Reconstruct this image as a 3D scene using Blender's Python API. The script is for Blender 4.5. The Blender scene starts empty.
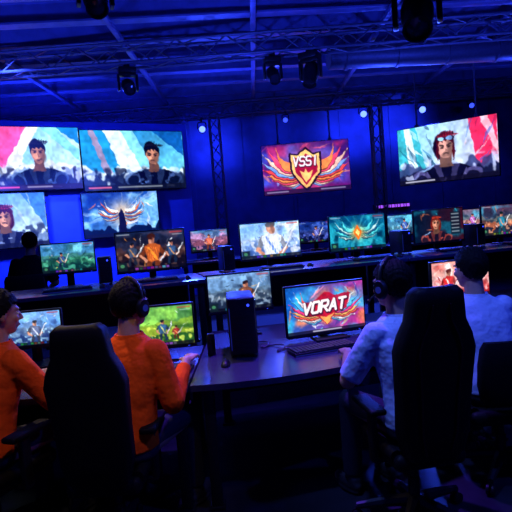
import bpy, bmesh, math, random
import numpy as np
from mathutils import Vector as V, Matrix as M
S = bpy.context.scene
C = S.collection
rnd = random.Random(7)
PI = math.pi
R = math.radians
try:
    S.view_settings.view_transform = 'Standard'
except Exception:
    pass

# ------------------------------------------------------------ camera
PITCH, ROLL, CAMZ = R(3.46), R(-4.5), 1.6
cr = M.Rotation(PI/2 - PITCH, 3, 'X') @ M.Rotation(ROLL, 3, 'Z')
CAM = V((0, 0, CAMZ))
cd = bpy.data.cameras.new('camera'); cam = bpy.data.objects.new('camera', cd); C.objects.link(cam)
cam.matrix_world = M.Translation(CAM) @ cr.to_4x4()
cd.sensor_width = 36; cd.lens = 36; cd.clip_end = 100
S.camera = cam

def ray(px, py):
    return cr @ V(((px-256)/512, (256-py)/512, -1))
def at(px, py, Y):
    d = ray(px, py); return CAM + d*(Y/d.y)
def atz(px, py, z):
    d = ray(px, py); return CAM + d*((z-CAMZ)/d.z)
def onplane(px, py, p, n):
    d = ray(px, py); return CAM + d*((p-CAM).dot(n)/d.dot(n))

# ------------------------------------------------------------ materials
def pm(name, c, rough=.5, metal=0., var=.15, scale=40, bump=.05, spec=.5, bd=.01):
    m = bpy.data.materials.new(name); m.use_nodes = True
    nt = m.node_tree; b = nt.nodes['Principled BSDF']
    tc = nt.nodes.new('ShaderNodeTexCoord'); no = nt.nodes.new('ShaderNodeTexNoise')
    no.inputs['Scale'].default_value = scale; no.inputs['Detail'].default_value = 3
    cr_ = nt.nodes.new('ShaderNodeValToRGB')
    cr_.color_ramp.elements[0].position = .3; cr_.color_ramp.elements[1].position = .7
    cr_.color_ramp.elements[0].color = [x*(1-var) for x in c] + [1]
    cr_.color_ramp.elements[1].color = [min(1, x*(1+var)) for x in c] + [1]
    nt.links.new(tc.outputs['Object'], no.inputs['Vector'])
    nt.links.new(no.outputs['Fac'], cr_.inputs['Fac'])
    nt.links.new(cr_.outputs['Color'], b.inputs['Base Color'])
    if bump:
        bp = nt.nodes.new('ShaderNodeBump'); bp.inputs['Strength'].default_value = bump
        bp.inputs['Distance'].default_value = bd
        nt.links.new(no.outputs['Fac'], bp.inputs['Height']); nt.links.new(bp.outputs['Normal'], b.inputs['Normal'])
    b.inputs['Roughness'].default_value = rough; b.inputs['Metallic'].default_value = metal
    b.inputs['Specular IOR Level'].default_value = spec
    return m
def em(name, c, st):
    m = bpy.data.materials.new(name); m.use_nodes = True
    b = m.node_tree.nodes['Principled BSDF']
    b.inputs['Base Color'].default_value = (0.01, .01, .01, 1)
    b.inputs['Emission Color'].default_value = (*c, 1); b.inputs['Emission Strength'].default_value = st
    return m
def scr(name, st):
    m = bpy.data.materials.new(name); m.use_nodes = True
    nt = m.node_tree; b = nt.nodes['Principled BSDF']
    a = nt.nodes.new('ShaderNodeAttribute'); a.attribute_name = 'Col'
    b.inputs['Base Color'].default_value = (0.01, .01, .012, 1); b.inputs['Roughness'].default_value = .4
    nt.links.new(a.outputs['Color'], b.inputs['Emission Color']); b.inputs['Emission Strength'].default_value = st
    return m
MT = dict(
    wall=pm('wall_paint', (.03, .045, .19), .8, 0, .25, 3, .1),
    ceil=pm('ceiling_deck', (.03, .038, .14), .8, 0, .3, 5, .2),
    beam=pm('beam_paint', (.12, .13, .32), .5, 0, .2, 6, .1),
    floor=pm('dark_floor', (.012, .013, .022), .45, 0, .4, 8, .05),
    plat=pm('platform_carpet', (.016, .017, .036), .85, 0, .3, 60, .2),
    desk=pm('desk_laminate', (.04, .036, .08), .26, 0, .15, 30, .02),
    metal=pm('dark_metal', (.02, .02, .028), .45, .6, .15, 30, .03),
    truss=pm('truss_metal', (.10, .10, .17), .5, .4, .15, 30, .03),
    black=pm('black_plastic', (.007, .007, .011), .45, 0, .2, 60, .03, .3),
    bezel=pm('bezel_plastic', (.007, .007, .011), .4, 0, .2, 60, .02, .35),
    leather=pm('black_leather', (.004, .004, .007), .6, 0, .2, 70, .12, .16),
    fabric=pm('black_fabric', (.005, .005, .009), .9, 0, .25, 120, .2, .15),
    red=pm('red_trim', (.05, .005, .012), .7, 0, .15, 60, .05, .2),
    keys=pm('keycap', (.025, .025, .035), .5, 0, .2, 60, .02),
    skin=pm('skin', (.50, .27, .18), .5, 0, .08, 40, .02, .35),
    hair=pm('hair_black', (.004, .0035, .005), .7, 0, .4, 90, .5, .12),
    orange=pm('orange_cotton', (.95, .095, .004), .85, 0, .07, 7, .6, .12, .06),
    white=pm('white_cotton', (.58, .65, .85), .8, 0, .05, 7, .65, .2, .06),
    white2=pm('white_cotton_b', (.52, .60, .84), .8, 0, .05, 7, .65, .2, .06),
    dark=pm('dark_cotton', (.003, .003, .006), .9, 0, .2, 9, .5, .1, .05),
    jeans=pm('dark_denim', (.010, .012, .026), .85, 0, .25, 90, .15),
    shoe=pm('shoe_rubber', (.015, .015, .02), .6, 0, .2, 50, .1),
    eye=pm('eye_white', (.75, .75, .75), .25, 0, .03, 20, 0),
    lip=pm('lip_skin', (.36, .13, .10), .45, 0, .08, 40, .02),
    glass=pm('tinted_glass', (.02, .02, .03), .1, 0, .05, 10, 0),
    bluewall=pm('screen_wall_paint', (.06, .11, .75), .6, 0, .1, 5, .03),
    cable=pm('cable_rubber', (.05, .05, .07), .5, 0, .1, 40, 0),
    led=scr('led_picture', 1.25), mon=scr('monitor_picture', 1.15),
    blueled=em('blue_light', (.06, .11, 1), 6), bluedim=em('blue_led', (.03, .06, 1), 2),
    violet=em('violet_led', (.35, .08, 1), 1.3), fan=em('fan_led', (.03, .06, 1), .15),
)

# ------------------------------------------------------------ mesh helpers
def box(bm, c, s, bev=0, rot=None, seg=2):
    mt = M.Translation(V(c)) @ (rot.to_4x4() if rot else M.Identity(4)) @ M.Diagonal((*s, 1))
    g = bmesh.ops.create_cube(bm, size=1, matrix=mt)
    if bev:
        es = {e for v in g['verts'] for e in v.link_edges}
        bmesh.ops.bevel(bm, geom=list(es), offset=bev, segments=seg, affect='EDGES', profile=.5)
def loft(bm, rings, cap=True):
    vs = [[bm.verts.new(p) for p in r] for r in rings]
    n = len(vs[0])
    for a, b in zip(vs, vs[1:]):
        for i in range(n):
            bm.faces.new((a[i], a[(i+1) % n], b[(i+1) % n], b[i]))
    if cap:
        bm.faces.new(vs[0][::-1]); bm.faces.new(vs[-1])
def tube(bm, pts, r, seg=8):
    pts = [V(p) for p in pts]; n = len(pts)
    rr = r if isinstance(r, (list, tuple)) else [r]*n
    rings = []; ref = None
    for i, p in enumerate(pts):
        t = (pts[min(i+1, n-1)] - pts[max(i-1, 0)]).normalized()
        if ref is None:
            ref = V((0, 0, 1)) if abs(t.z) < .9 else V((1, 0, 0))
        u = (ref - t*ref.dot(t)).normalized(); w = t.cross(u); ref = u
        rings.append([p + (u*math.cos(2*PI*k/seg) + w*math.sin(2*PI*k/seg))*rr[i] for k in range(seg)])
    loft(bm, rings)
def lathe(bm, prof, mt=None, seg=20):
    mt = mt or M.Identity(4)
    loft(bm, [[mt @ V((r*math.cos(2*PI*k/seg), r*math.sin(2*PI*k/seg), z)) for k in range(seg)] for r, z in prof])
def ell(bm, c, r, rot=None, u=20, v=12):
    mt = M.Translation(V(c)) @ (rot.to_4x4() if rot else M.Identity(4)) @ M.Diagonal((*r, 1))
    return bmesh.ops.create_uvsphere(bm, u_segments=u, v_segments=v, radius=1, matrix=mt)['verts']
def caps(bm, a, b, ra, rb, ends=(1, 1)):
    a, b = V(a), V(b)
    tube(bm, [a, b], [ra, rb], 14)
    if ends[0]: ell(bm, a, (ra,)*3, None, 14, 8)
    if ends[1]: ell(bm, b, (rb,)*3, None, 14, 8)
def prism(bm, pts, z0, z1, bev=0):
    lo = [bm.verts.new((x, y, z0)) for x, y in pts]; hi = [bm.verts.new((x, y, z1)) for x, y in pts]
    n = len(pts)
    bm.faces.new(lo[::-1]); top = bm.faces.new(hi)
    for i in range(n):
        bm.faces.new((lo[i], lo[(i+1) % n], hi[(i+1) % n], hi[i]))
    if bev:
        bmesh.ops.bevel(bm, geom=list(top.edges), offset=bev, segments=2, affect='EDGES', profile=.5)
def NB(): return bmesh.new()
def finish(name, me, mat, parent, ang=40):
    me.materials.clear(); me.materials.append(mat)
    me.shade_smooth()
    try: me.set_sharp_from_angle(angle=R(ang))
    except Exception: pass
    o = bpy.data.objects.new(name, me); C.objects.link(o)
    if parent: o.parent = parent
    return o
def obj(name, bm, mat, parent=None, ang=40):
    bmesh.ops.recalc_face_normals(bm, faces=bm.faces[:])
    me = bpy.data.meshes.new(name); bm.to_mesh(me); bm.free()
    return finish(name, me, mat, parent, ang)
def fuse(name, bm, mat, parent, voxel=.008, it=4):
    bmesh.ops.recalc_face_normals(bm, faces=bm.faces[:])
    me = bpy.data.meshes.new('tmp'); bm.to_mesh(me); bm.free()
    o = bpy.data.objects.new('tmp', me); C.objects.link(o)
    r = o.modifiers.new('r', 'REMESH'); r.mode = 'VOXEL'; r.voxel_size = voxel
    s = o.modifiers.new('s', 'SMOOTH'); s.factor = .5; s.iterations = it
    dg = bpy.context.evaluated_depsgraph_get()
    m2 = bpy.data.meshes.new_from_object(o.evaluated_get(dg))
    bpy.data.objects.remove(o); bpy.data.meshes.remove(me); m2.name = name
    return finish(name, m2, mat, parent, 180)
def tag(o, label, cat, group=None):
    o['label'] = label; o['category'] = cat
    if group: o['group'] = group
    return o
def thing(name, label, cat, loc=(0, 0, 0), rz=0, group=None):
    o = bpy.data.objects.new(name, None); C.objects.link(o); o.empty_display_size = .1
    o.location = loc; o.rotation_euler = (0, 0, rz)
    return tag(o, label, cat, group)
def struct(name, bm, mat):
    o = obj(name, bm, mat); o['kind'] = 'structure'; return o
def dup(root, loc, rz, label):
    r = root.copy(); C.objects.link(r); r.location = loc; r.rotation_euler = (0, 0, rz); r['label'] = label
    for ch in list(root.children):
        c = ch.copy(); C.objects.link(c); c.parent = r
        for g in list(ch.children):
            d = g.copy(); C.objects.link(d); d.parent = c
    return r

# ------------------------------------------------------------ pictures on the screens
def vnoise(W, H, cx, cy, seed):
    g = np.random.RandomState(seed).rand(cy+2, cx+2)
    x = np.linspace(0, cx, W); y = np.linspace(0, cy, H)
    xi = x.astype(int); yi = y.astype(int); fx = x-xi; fy = y-yi
    fx = fx*fx*(3-2*fx); fy = (fy*fy*(3-2*fy))[:, None]
    a = g[np.ix_(yi, xi)]; b = g[np.ix_(yi, xi+1)]; c = g[np.ix_(yi+1, xi)]; d = g[np.ix_(yi+1, xi+1)]
    return (a*(1-fx)+b*fx)*(1-fy) + (c*(1-fx)+d*fx)*fy
STROKE = {  # letters as strokes in a 0..4 x 0..6 box
    'V': [[(0, 0), (2, 6), (4, 0)]], 'O': [[(.6, 0), (3.4, 0), (4, .8), (4, 5.2), (3.4, 6), (.6, 6), (0, 5.2), (0, .8), (.6, 0)]],
    'R': [[(0, 6), (0, 0), (3.4, 0), (4, .8), (4, 2.4), (3.4, 3.2), (0, 3.2)], [(1.8, 3.2), (4, 6)]],
    'A': [[(0, 6), (2, 0), (4, 6)], [(.8, 4), (3.2, 4)]], 'T': [[(0, 0), (4, 0)], [(2, 0), (2, 6)]],
    'I': [[(2, 0), (2, 6)]], 'S': [[(4, .6), (3.2, 0), (.8, 0), (0, .8), (0, 2.2), (.8, 3), (3.2, 3), (4, 3.8), (4, 5.2), (3.2, 6), (.8, 6), (0, 5.4)]]}
class Art:
    def __init__(s, c0, c1, ang=90, W=304, H=170):
        s.W, s.H = W, H
        s.X, s.Y = np.meshgrid(np.linspace(0, 16, W), np.linspace(0, 9, H))
        t = ((s.X/16-.5)*math.cos(R(ang)) + (s.Y/9-.5)*math.sin(R(ang)) + .5).clip(0, 1)[..., None]
        s.a = np.array(c0)*(1-t) + np.array(c1)*t
    def put(s, m, c, al=1.):
        m = (m*al)[..., None]; s.a = s.a*(1-m) + np.array(c)*m
    def ell(s, cx, cy, rx, ry, c, al=1., rot=0, soft=.12):
        x = s.X-cx; y = s.Y-cy; k, q = math.cos(R(rot)), math.sin(R(rot))
        d = np.sqrt(((x*k+y*q)/rx)**2 + ((y*k-x*q)/ry)**2)
        s.put(((1-d)/soft+.5).clip(0, 1), c, al)
    def glow(s, cx, cy, r, c, al=1.):
        s.put(np.exp(-((s.X-cx)**2+(s.Y-cy)**2)/(r*r)), c, al)
    def poly(s, pts, c, al=1.):
        m = np.zeros(s.X.shape, bool); n = len(pts)
        for i in range(n):
            (x0, y0), (x1, y1) = pts[i], pts[(i+1) % n]
            if y0 == y1: continue
            cnd = (y0 > s.Y) != (y1 > s.Y)
            m ^= cnd & (s.X < (x1-x0)*(s.Y-y0)/(y1-y0)+x0)
        s.put(m.astype(float), c, al)
    def line(s, p, q, w, c, al=1.):
        px, py = p; dx, dy = q[0]-px, q[1]-py; L = dx*dx+dy*dy+1e-9
        t = (((s.X-px)*dx+(s.Y-py)*dy)/L).clip(0, 1)
        d = np.hypot(s.X-px-t*dx, s.Y-py-t*dy); s.put(((w-d)/.06+.5).clip(0, 1), c, al)
    def rect(s, x, y, w, h, c, al=1.): s.poly([(x, y), (x+w, y), (x+w, y+h), (x, y+h+1e-4)], c, al)
    def noise(s, cx, cy, seed, c, thr=.5, al=1., sharp=6, lo=0, hi=9):
        n = vnoise(s.W, s.H, cx, cy, seed)
        s.put(((n-thr)*sharp).clip(0, 1)*((s.Y-lo)*2).clip(0, 1)*(s.Y <= hi), c, al)
    def ridge(s, seed, y0, amp, c, al=1., rough=9):
        n = vnoise(s.W, 2, rough, 1, seed)[0]*.7 + vnoise(s.W, 2, rough*3, 1, seed+1)[0]*.3
        s.put(((s.Y-(y0-amp*(n-.5)[None, :]*2))*4).clip(0, 1), c, al)
    def rays(s, cx, cy, n, c, al, seed, r0=.5):
        r = random.Random(seed)
        for _ in range(n):
            a = r.uniform(0, 2*PI); w = r.uniform(.02, .09); L = r.uniform(5, 14)
            s.poly([(cx+r0*math.cos(a), cy+r0*math.sin(a)), (cx+L*math.cos(a-w), cy+L*math.sin(a-w)),
                    (cx+L*math.cos(a+w), cy+L*math.sin(a+w))], c, al*r.uniform(.5, 1))
    def shards(s, n, cols, seed, box_=(0, 0, 16, 9), sz=1., ang=None, al=.9):
        r = random.Random(seed)
        for _ in range(n):
            x = r.uniform(box_[0], box_[2]); y = r.uniform(box_[1], box_[3]); a = R(ang + r.uniform(-18, 18)) if ang is not None else r.uniform(0, 6.3)
            L = sz*r.uniform(.5, 2.2); w = sz*r.uniform(.08, .4)
            k, q = math.cos(a), math.sin(a)
            s.poly([(x-L*k, y-L*q), (x-w*q, y+w*k), (x+L*k, y+L*q), (x+w*q, y-w*k)], r.choice(cols), al*r.uniform(.5, 1))
    def text(s, t, x, y, h, w, wt, c, slant=.25, rise=0.):
        cw = w/len(t)
        for i, ch in enumerate(t):
            f = lambda p: (x+i*cw+p[0]/4*cw*.74+(6-p[1])/6*h*slant, y+p[1]/6*h-rise*(i+p[0]/4))
            for st in STROKE[ch]:
                for p, q in zip(st, st[1:]): s.line(f(p), f(q), wt, c)
    def paint(s, seed, amt=.15, lum=.22):
        W, H = s.W, s.H
        dx = (vnoise(W, H, 18, 10, seed+900)-.5)*amt*2 + (vnoise(W, H, 40, 22, seed+901)-.5)*amt
        dy = (vnoise(W, H, 18, 10, seed+902)-.5)*amt*2 + (vnoise(W, H, 40, 22, seed+903)-.5)*amt
        xi = ((s.X+dx)/16*(W-1)).round().astype(int).clip(0, W-1); yi = ((s.Y+dy)/9*(H-1)).round().astype(int).clip(0, H-1)
        s.a = s.a[yi, xi]
        m = 1 + lum*(vnoise(W, H, 14, 8, seed+904)-.5) + lum*(vnoise(W, H, 40, 22, seed+905)-.5)
        s.a = ((s.a*m[..., None]-.5)*1.12+.5).clip(0, 1); return s
    def down(s):
        a = s.a; s.a = (a[::2, ::2]+a[1::2, ::2]+a[::2, 1::2]+a[1::2, 1::2])/4; s.H, s.W = s.a.shape[:2]; return s
    def hud(s, seed, c=(.8, .85, .9)):
        r = random.Random(seed)
        s.rect(0, 8.2, 16, .8, (.02, .02, .05), .75)
        for i in range(9): s.rect(4+i*.9, 8.35, .7, .5, (r.random()*.6, r.random()*.6, r.random()*.8), .9)
        s.rect(.2, 6.9, 2, 1.9, (.05, .12, .14), .85); s.ell(1.1, 7.7, .5, .4, (.3, .6, .4), .8)
        s.rect(.3, .3, 3, .25, c, .6); s.rect(12.6, .3, 3, .35, (.8, .2, .2), .6); s.rect(13.2, 1, 2.4, .2, c, .5)
    def person(s, cx, cy, k, skin, hair, cloth, acc, longhair=False, gog=None, seed=1):
        r = random.Random(seed); hl = [min(1, x*2.2+.04) for x in hair]
        body = [(cx-4.2*k, 9.5), (cx-3.8*k, cy+3.4*k), (cx-3.1*k, cy+2.6*k), (cx-1.5*k, cy+2*k), (cx+1.5*k, cy+2*k), (cx+3.1*k, cy+2.6*k), (cx+3.8*k, cy+3.4*k), (cx+4.2*k, 9.5)]
        s.poly(body, cloth)
        for p, q in zip(body[1:4], body[2:4]): s.line(p, q, .09*k, (.6, .75, .95), .8)
        for i in range(24):      # plates and folds of the jacket
            x = cx+r.uniform(-3.2, 3.2)*k; y = cy+r.uniform(2.7, 5.2)*k; w = r.uniform(.15, .45)*k; h = r.uniform(.1, .35)*k; t = r.uniform(-.3, .3)*k
            c = r.choice([acc, [x_*.5 for x_ in cloth], [min(1, x_*1.5) for x_ in acc]])
            s.poly([(x-w, y), (x+w*.6, y+t), (x+w, y+h+t), (x-w*.7, y+h)], c, .75)
        for sx in (-1, 1):
            s.ell(cx+sx*3.0*k, cy+3.3*k, .95*k, .8*k, acc, .7); s.ell(cx+sx*2.9*k, cy+3.5*k, .7*k, .6*k, cloth, .85)
            s.poly([(cx+sx*.5*k, cy+1.8*k), (cx+sx*1.5*k, cy+2.0*k), (cx+sx*.7*k, 9.5), (cx+sx*.45*k, 9.5)], acc, .45)
            s.line((cx+sx*2.3*k, cy+2.6*k), (cx+sx*1.6*k, 9.2), .09*k, acc, .7); s.rect(cx+sx*2.3*k-.5*k, cy+4.2*k, 1*k, .22*k, (.85, .88, .95), .6)
        if longhair: s.ell(cx, cy+.35*k, 1.35*k, 1.8*k, hair)
        s.poly([(cx-.55*k, cy+.6*k), (cx+.55*k, cy+.6*k), (cx+.8*k, cy+2.3*k), (cx-.8*k, cy+2.3*k)], [x*.5 for x in skin])
        s.ell(cx, cy-.35*k, 1.05*k, 1.15*k, hair); s.ell(cx-.2*k, cy-.7*k, .9*k, .95*k, hair)
        s.ell(cx, cy+.1*k, .87*k, 1.05*k, skin); s.ell(cx, cy+.65*k, .64*k, .72*k, skin)
        s.ell(cx+.55*k, cy+.3*k, .42*k, .95*k, [x*.55 for x in skin], .8, 0, .5); s.ell(cx-.35*k, cy+.4*k, .25*k, .3*k, [min(1, x*1.18) for x in skin], .8, 0, .8)
        if not longhair: s.ell(cx, cy+1.02*k, .5*k, .32*k, [x*.45 for x in skin], .6, 0, .8)
        s.poly([(cx-.95*k, cy-.1*k), (cx-.75*k, cy-.6*k), (cx-.3*k, cy-.35*k), (cx-.2*k, cy-.7*k), (cx+.2*k, cy-.4*k), (cx+.35*k, cy-.68*k), (cx+.95*k, cy-.15*k), (cx+.95*k, cy-.9*k), (cx, cy-1.4*k), (cx-.9*k, cy-1*k)], hair)
        for i in range(7):
            a = (-.8+i*.3)*k; s.line((cx+a, cy-1.1*k), (cx+a+.4*k, cy-1.5*k+abs(a)*.3), .06*k, hl, .8)
            s.poly([(cx+a, cy-1.2*k), (cx+a+.25*k, cy-1.2*k), (cx+a+.3*k, cy-1.8*k+abs(a)*.4)], hair)
        for sx in (-1, 1):
            s.line((cx+sx*.2*k, cy-.1*k), (cx+sx*.66*k, cy-.2*k), .08*k, [x*.25 for x in skin])
            s.ell(cx+sx*.42*k, cy+.1*k, .25*k, .14*k, [x*.45 for x in skin], .9, 0, .5); s.ell(cx+sx*.42*k, cy+.1*k, .12*k, .09*k, (.04, .03, .05))
        s.poly([(cx-.05*k, cy+.15*k), (cx+.2*k, cy+.58*k), (cx-.12*k, cy+.62*k)], [x*.6 for x in skin], .8)
        s.line((cx-.26*k, cy+.88*k), (cx+.26*k, cy+.88*k), .07*k, [x*.35 for x in skin])
        if gog:
            s.rect(cx-1.05*k, cy-1.0*k, 2.1*k, .4*k, gog, .95)
            s.ell(cx-.5*k, cy-.8*k, .38*k, .24*k, (.6, .8, .95)); s.ell(cx+.5*k, cy-.8*k, .38*k, .24*k, (.45, .6, .8))
    def wings(s, cx, cy, k, cols, n=8, wd=.5):
        for sx in (-1, 1):
            for i in range(n-1, -1, -1):
                a = R(-62+i*14); L = (6.0-.38*i)*k
                bx, by = sx*.7*k, (.22*i-.4)*k; tx, ty = sx*L*math.cos(a)*1.05+sx*.6*k, L*math.sin(a)*.72
                qx, qy = sx*L*.62, by+(.95-.05*i)*k
                up, lo = [], []
                for j in range(9):
                    t = j/8; x = bx*(1-t)**2+2*qx*t*(1-t)+tx*t*t; y = by*(1-t)**2+2*qy*t*(1-t)+ty*t*t
                    w = wd*k*math.sin(PI*min(1, .25+t*.75))
                    up.append((cx+x, cy+y-w)); lo.append((cx+x, cy+y+w*.6))
                c = cols[i % len(cols)]; s.poly(up+lo[::-1], [x*.5 for x in c]); s.poly(up+[(x, y-.14*k) for x, y in lo[::-1]], c)
    def shield(s, cx, cy, k, c, c2):
        p = [(-1.5, -1.5), (-.7, -1.4), (0, -1.95), (.7, -1.4), (1.5, -1.5), (1.4, .4), (0, 2.1), (-1.4, .4)]
        s.poly([(cx+x*k*1.15, cy+y*k*1.12) for x, y in p], (.15, .03, .14)); s.poly([(cx+x*k, cy+y*k) for x, y in p], c); s.poly([(cx+x*k*.8, cy+y*k*.8) for x, y in p], c2)
        s.poly([(cx+x*k, cy+y*k) for x, y in [(-.7, .1), (-.2, .45), (0, .05), (.2, .45), (.7, .1), (.42, .9), (0, 1.35), (-.42, .9)]], c)
def screen(name, art, w, h, mat, parent, y=0, zc=0):
    art.down(); W, H = art.W, art.H
    xs = np.linspace(-w/2, w/2, W); zs = np.linspace(zc+h/2, zc-h/2, H)
    gx, gz = np.meshgrid(xs, zs)
    co = np.stack([gx, np.full_like(gx, y), gz], -1).reshape(-1, 3)
    i = np.arange(W*H).reshape(H, W)
    f = np.stack([i[:-1, :-1], i[1:, :-1], i[1:, 1:], i[:-1, 1:]], -1).reshape(-1, 4)
    me = bpy.data.meshes.new(name); me.from_pydata(co.tolist(), [], f.tolist())
    ca = me.color_attributes.new('Col', 'FLOAT_COLOR', 'POINT')
    a = art.a.clip(0, 1).reshape(-1, 3); lin = np.where(a <= .04045, a/12.92, ((a+.055)/1.055)**2.4)
    ca.data.foreach_set('color', np.concatenate([lin, np.ones((len(lin), 1))], 1).astype(np.float32).ravel())
    me.materials.append(mat)
    o = bpy.data.objects.new(name, me); C.objects.link(o); o.parent = parent
    return o

SK = (.80, .55, .45); DH = (.05, .045, .07)
def art_led_pink():
    A = Art((.45, .78, .95), (.78, .92, 1), 20)
    A.poly([(0, 0), (7.6, 0), (3.6, 6), (0, 6.6)], (.96, .08, .48)); A.poly([(3.6, 0), (7.6, 0), (3.6, 6), (1.6, 6.2)], (.98, .38, .66), .9)
    A.poly([(7.6, 0), (9.6, 0), (5, 7), (3.6, 6)], (.97, .96, 1), .9); A.poly([(12, 0), (16, 0), (16, 2.5)], (.08, .50, .85), .9); A.poly([(9.6, 0), (12, 0), (16, 3.4), (16, 5)], (.5, .82, .97), .9)
    A.ridge(5, 5.2, 1.2, (.88, .92, .99)); A.ridge(6, 5.9, .9, (.50, .58, .74), .9, 14); A.ridge(8, 6.7, .8, (.16, .19, .30), .95, 18); A.noise(22, 9, 9, (.80, .85, .95), .56, .75, 7, 5.2); A.noise(26, 12, 10, (.08, .09, .16), .58, .75, 7, 5.4)
    A.person(9.2, 3.6, 1.15, SK, DH, (.05, .07, .15), (.26, .36, .56), seed=3); A.paint(1)
    A.rect(0, 8.2, 16, .8, (.12, .03, .1), .85); A.rect(.8, 8.42, 5, .25, (.95, .3, .55)); A.rect(7, 8.42, 4, .25, (.8, .8, .9), .7)
    return A
def art_led_teal():
    A = Art((.08, .42, .72), (.45, .80, .92), 30)
    A.poly([(0, 0), (3.4, 0), (6.6, 9), (0, 9)], (.16, .60, .85), .9); A.poly([(3.4, 0), (6, 0), (9.5, 7), (7, 9)], (.90, .96, 1), .9); A.poly([(6, 0), (8, 0), (10.6, 5), (9.5, 7)], (.55, .86, .96), .9)
    A.poly([(11, 0), (16, 0), (16, 4)], (.06, .34, .66), .9); A.poly([(1.2, 0), (2.0, 0), (5.2, 9), (4, 9)], (.92, .55, .62), .6)
    A.ridge(15, 5.4, 1.2, (.84, .9, .97)); A.ridge(16, 6.0, .9, (.45, .56, .73), .9, 14); A.ridge(18, 6.8, .8, (.13, .18, .30), .95, 18); A.noise(22, 9, 19, (.80, .87, .95), .56, .75, 7, 5.2); A.noise(26, 12, 20, (.07, .09, .16), .58, .75, 7, 5.4)
    A.person(10.8, 3.6, 1.15, SK, DH, (.04, .06, .13), (.25, .34, .55), seed=5); A.paint(2)
    A.rect(0, 8.2, 16, .8, (.03, .05, .12), .85); A.rect(.6, 8.45, 3.4, .22, (.9, .4, .5)); A.rect(5, 8.45, 7, .22, (.8, .85, .9), .6)
    return A
def art_led_redhair():
    A = Art((.35, .6, .88), (.82, .9, .97), 60)
    A.poly([(0, 0), (6, 0), (3, 9), (0, 9)], (.92, .96, 1), .8); A.poly([(12, 0), (16, 0), (16, 6)], (.2, .45, .8), .8); A.shards(10, [(1, 1, 1), (.4, .65, .95), (.12, .25, .55)], 21, (0, 0, 16, 9), 1.4, 70, .5)
    A.ridge(25, 6.3, 1.0, (.35, .45, .65), .8, 12); A.noise(24, 11, 27, (.10, .14, .28), .56, .7, 7, 4.8)
    A.person(8.8, 3.7, 1.25, (.86, .62, .54), (.26, .07, .08), (.08, .1, .22), (.45, .52, .75), True, seed=7); A.paint(3)
    A.rect(0, 8.2, 16, .8, (.03, .04, .12), .8); A.rect(.8, 8.45, 6, .22, (.9, .9, 1), .7)
    return A
def art_led_battle():
    A = Art((.05, .2, .55), (.35, .62, .90), 60)
    A.noise(6, 4, 30, (.5, .75, .95), .5, .8, 4); A.rays(8, 4.6, 14, (.85, .92, 1), .35, 4); A.glow(8, 4.4, 2.6, (1, .85, .65), .85)
    A.shards(16, [(.95, .5, .2), (.9, .9, 1), (.1, .2, .45)], 31, (2, 2, 14, 7), .8)
    A.wings(8, 4.2, .95, [(.9, .95, 1), (.85, .45, .25), (.2, .45, .8)]); A.ridge(35, 7.0, .9, (.04, .09, .25), .95, 12)
    A.poly([(7.2, 8.5), (7.4, 4.4), (8, 3.4), (8.6, 4.4), (8.9, 8.5)], (.08, .08, .2)); A.paint(4, .2)
    A.rect(0, 8.3, 16, .7, (.03, .05, .2), .8)
    return A
def art_emblem_big():
    A = Art((.20, .10, .46), (.40, .10, .42), 90)
    A.noise(6, 4, 40, (.22, .35, .85), .45, .8, 3); A.noise(8, 5, 42, (.80, .2, .45), .5, .7, 3); A.glow(8, 4.5, 4.5, (.95, .4, .45), .6)
    A.shards(22, [(.98, .6, .45), (.55, .75, .98), (.95, .35, .5)], 43, (0, .5, 16, 8.2), 1.0, None, .6)
    A.wings(8, 4.9, 1.5, [(.98, .55, .30), (.95, .30, .45), (.98, .78, .72), (.50, .65, .98), (.92, .30, .30)], 9, .8)
    A.shield(8, 4.7, 1.75, (.98, .74, .45), (.66, .10, .24)); A.paint(5, .14)
    A.text('VSSI', 5.75, 2.6, 1.6, 4.7, .24, (.20, .02, .10), .1); A.text('VSSI', 5.7, 2.5, 1.6, 4.7, .15, (.98, .94, .98), .1)
    A.rect(0, 8.2, 16, .8, (.06, .04, .2), .8); A.rect(.5, 8.45, 4, .2, (.8, .8, .95), .6); A.rect(10.5, 8.45, 4.5, .2, (.8, .8, .95), .6)
    return A
def art_led_hood():
    A = Art((.55, .82, .92), (.78, .75, .88), 8)
    A.poly([(0, 0), (3.2, 0), (5, 9), (0, 9)], (.26, .70, .78)); A.poly([(1.2, 0), (2.2, 0), (3.6, 9), (2, 9)], (.92, .97, 1), .9); A.poly([(11.6, 0), (16, 0), (16, 5.5), (13, 8)], (.90, .20, .38)); A.poly([(13.4, 0), (14.6, 0), (16, 4), (16, 6)], (.98, .75, .82), .9)
    A.shards(14, [(.97, .98, 1), (.2, .45, .6), (.08, .2, .34)], 51, (0, 0, 6, 9), 1.1, 55, .7); A.shards(14, [(.98, .85, .9), (.55, .1, .3), (.2, .4, .75)], 52, (11, 0, 16, 9), 1.1, 125, .7)
    A.ridge(55, 6.0, 1.2, (.22, .26, .46), .9, 12); A.ridge(57, 7.0, .9, (.10, .11, .24), .9, 16); A.noise(22, 9, 56, (.78, .82, .97), .57, .75, 7, 5.0)
    A.ell(7.7, 3.5, 1.75, 2.2, (.10, .05, .14), 1, 12)
    A.person(8.0, 3.6, 1.4, (.84, .62, .58), (.30, .06, .10), (.07, .07, .17), (.42, .40, .64), False, (.14, .09, .22), seed=9)
    for sx in (-1, 1): A.poly([(8+sx*1.35, 3.0), (8+sx*1.6, 4.6), (8+sx*1.2, 5.9), (8+sx*1.0, 4.4)], (.30, .06, .10))
    A.paint(6)
    A.rect(0, 8.3, 16, .7, (.04, .03, .12), .8); A.rect(1, 8.5, 5, .2, (.9, .9, 1), .7)
    return A
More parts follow.
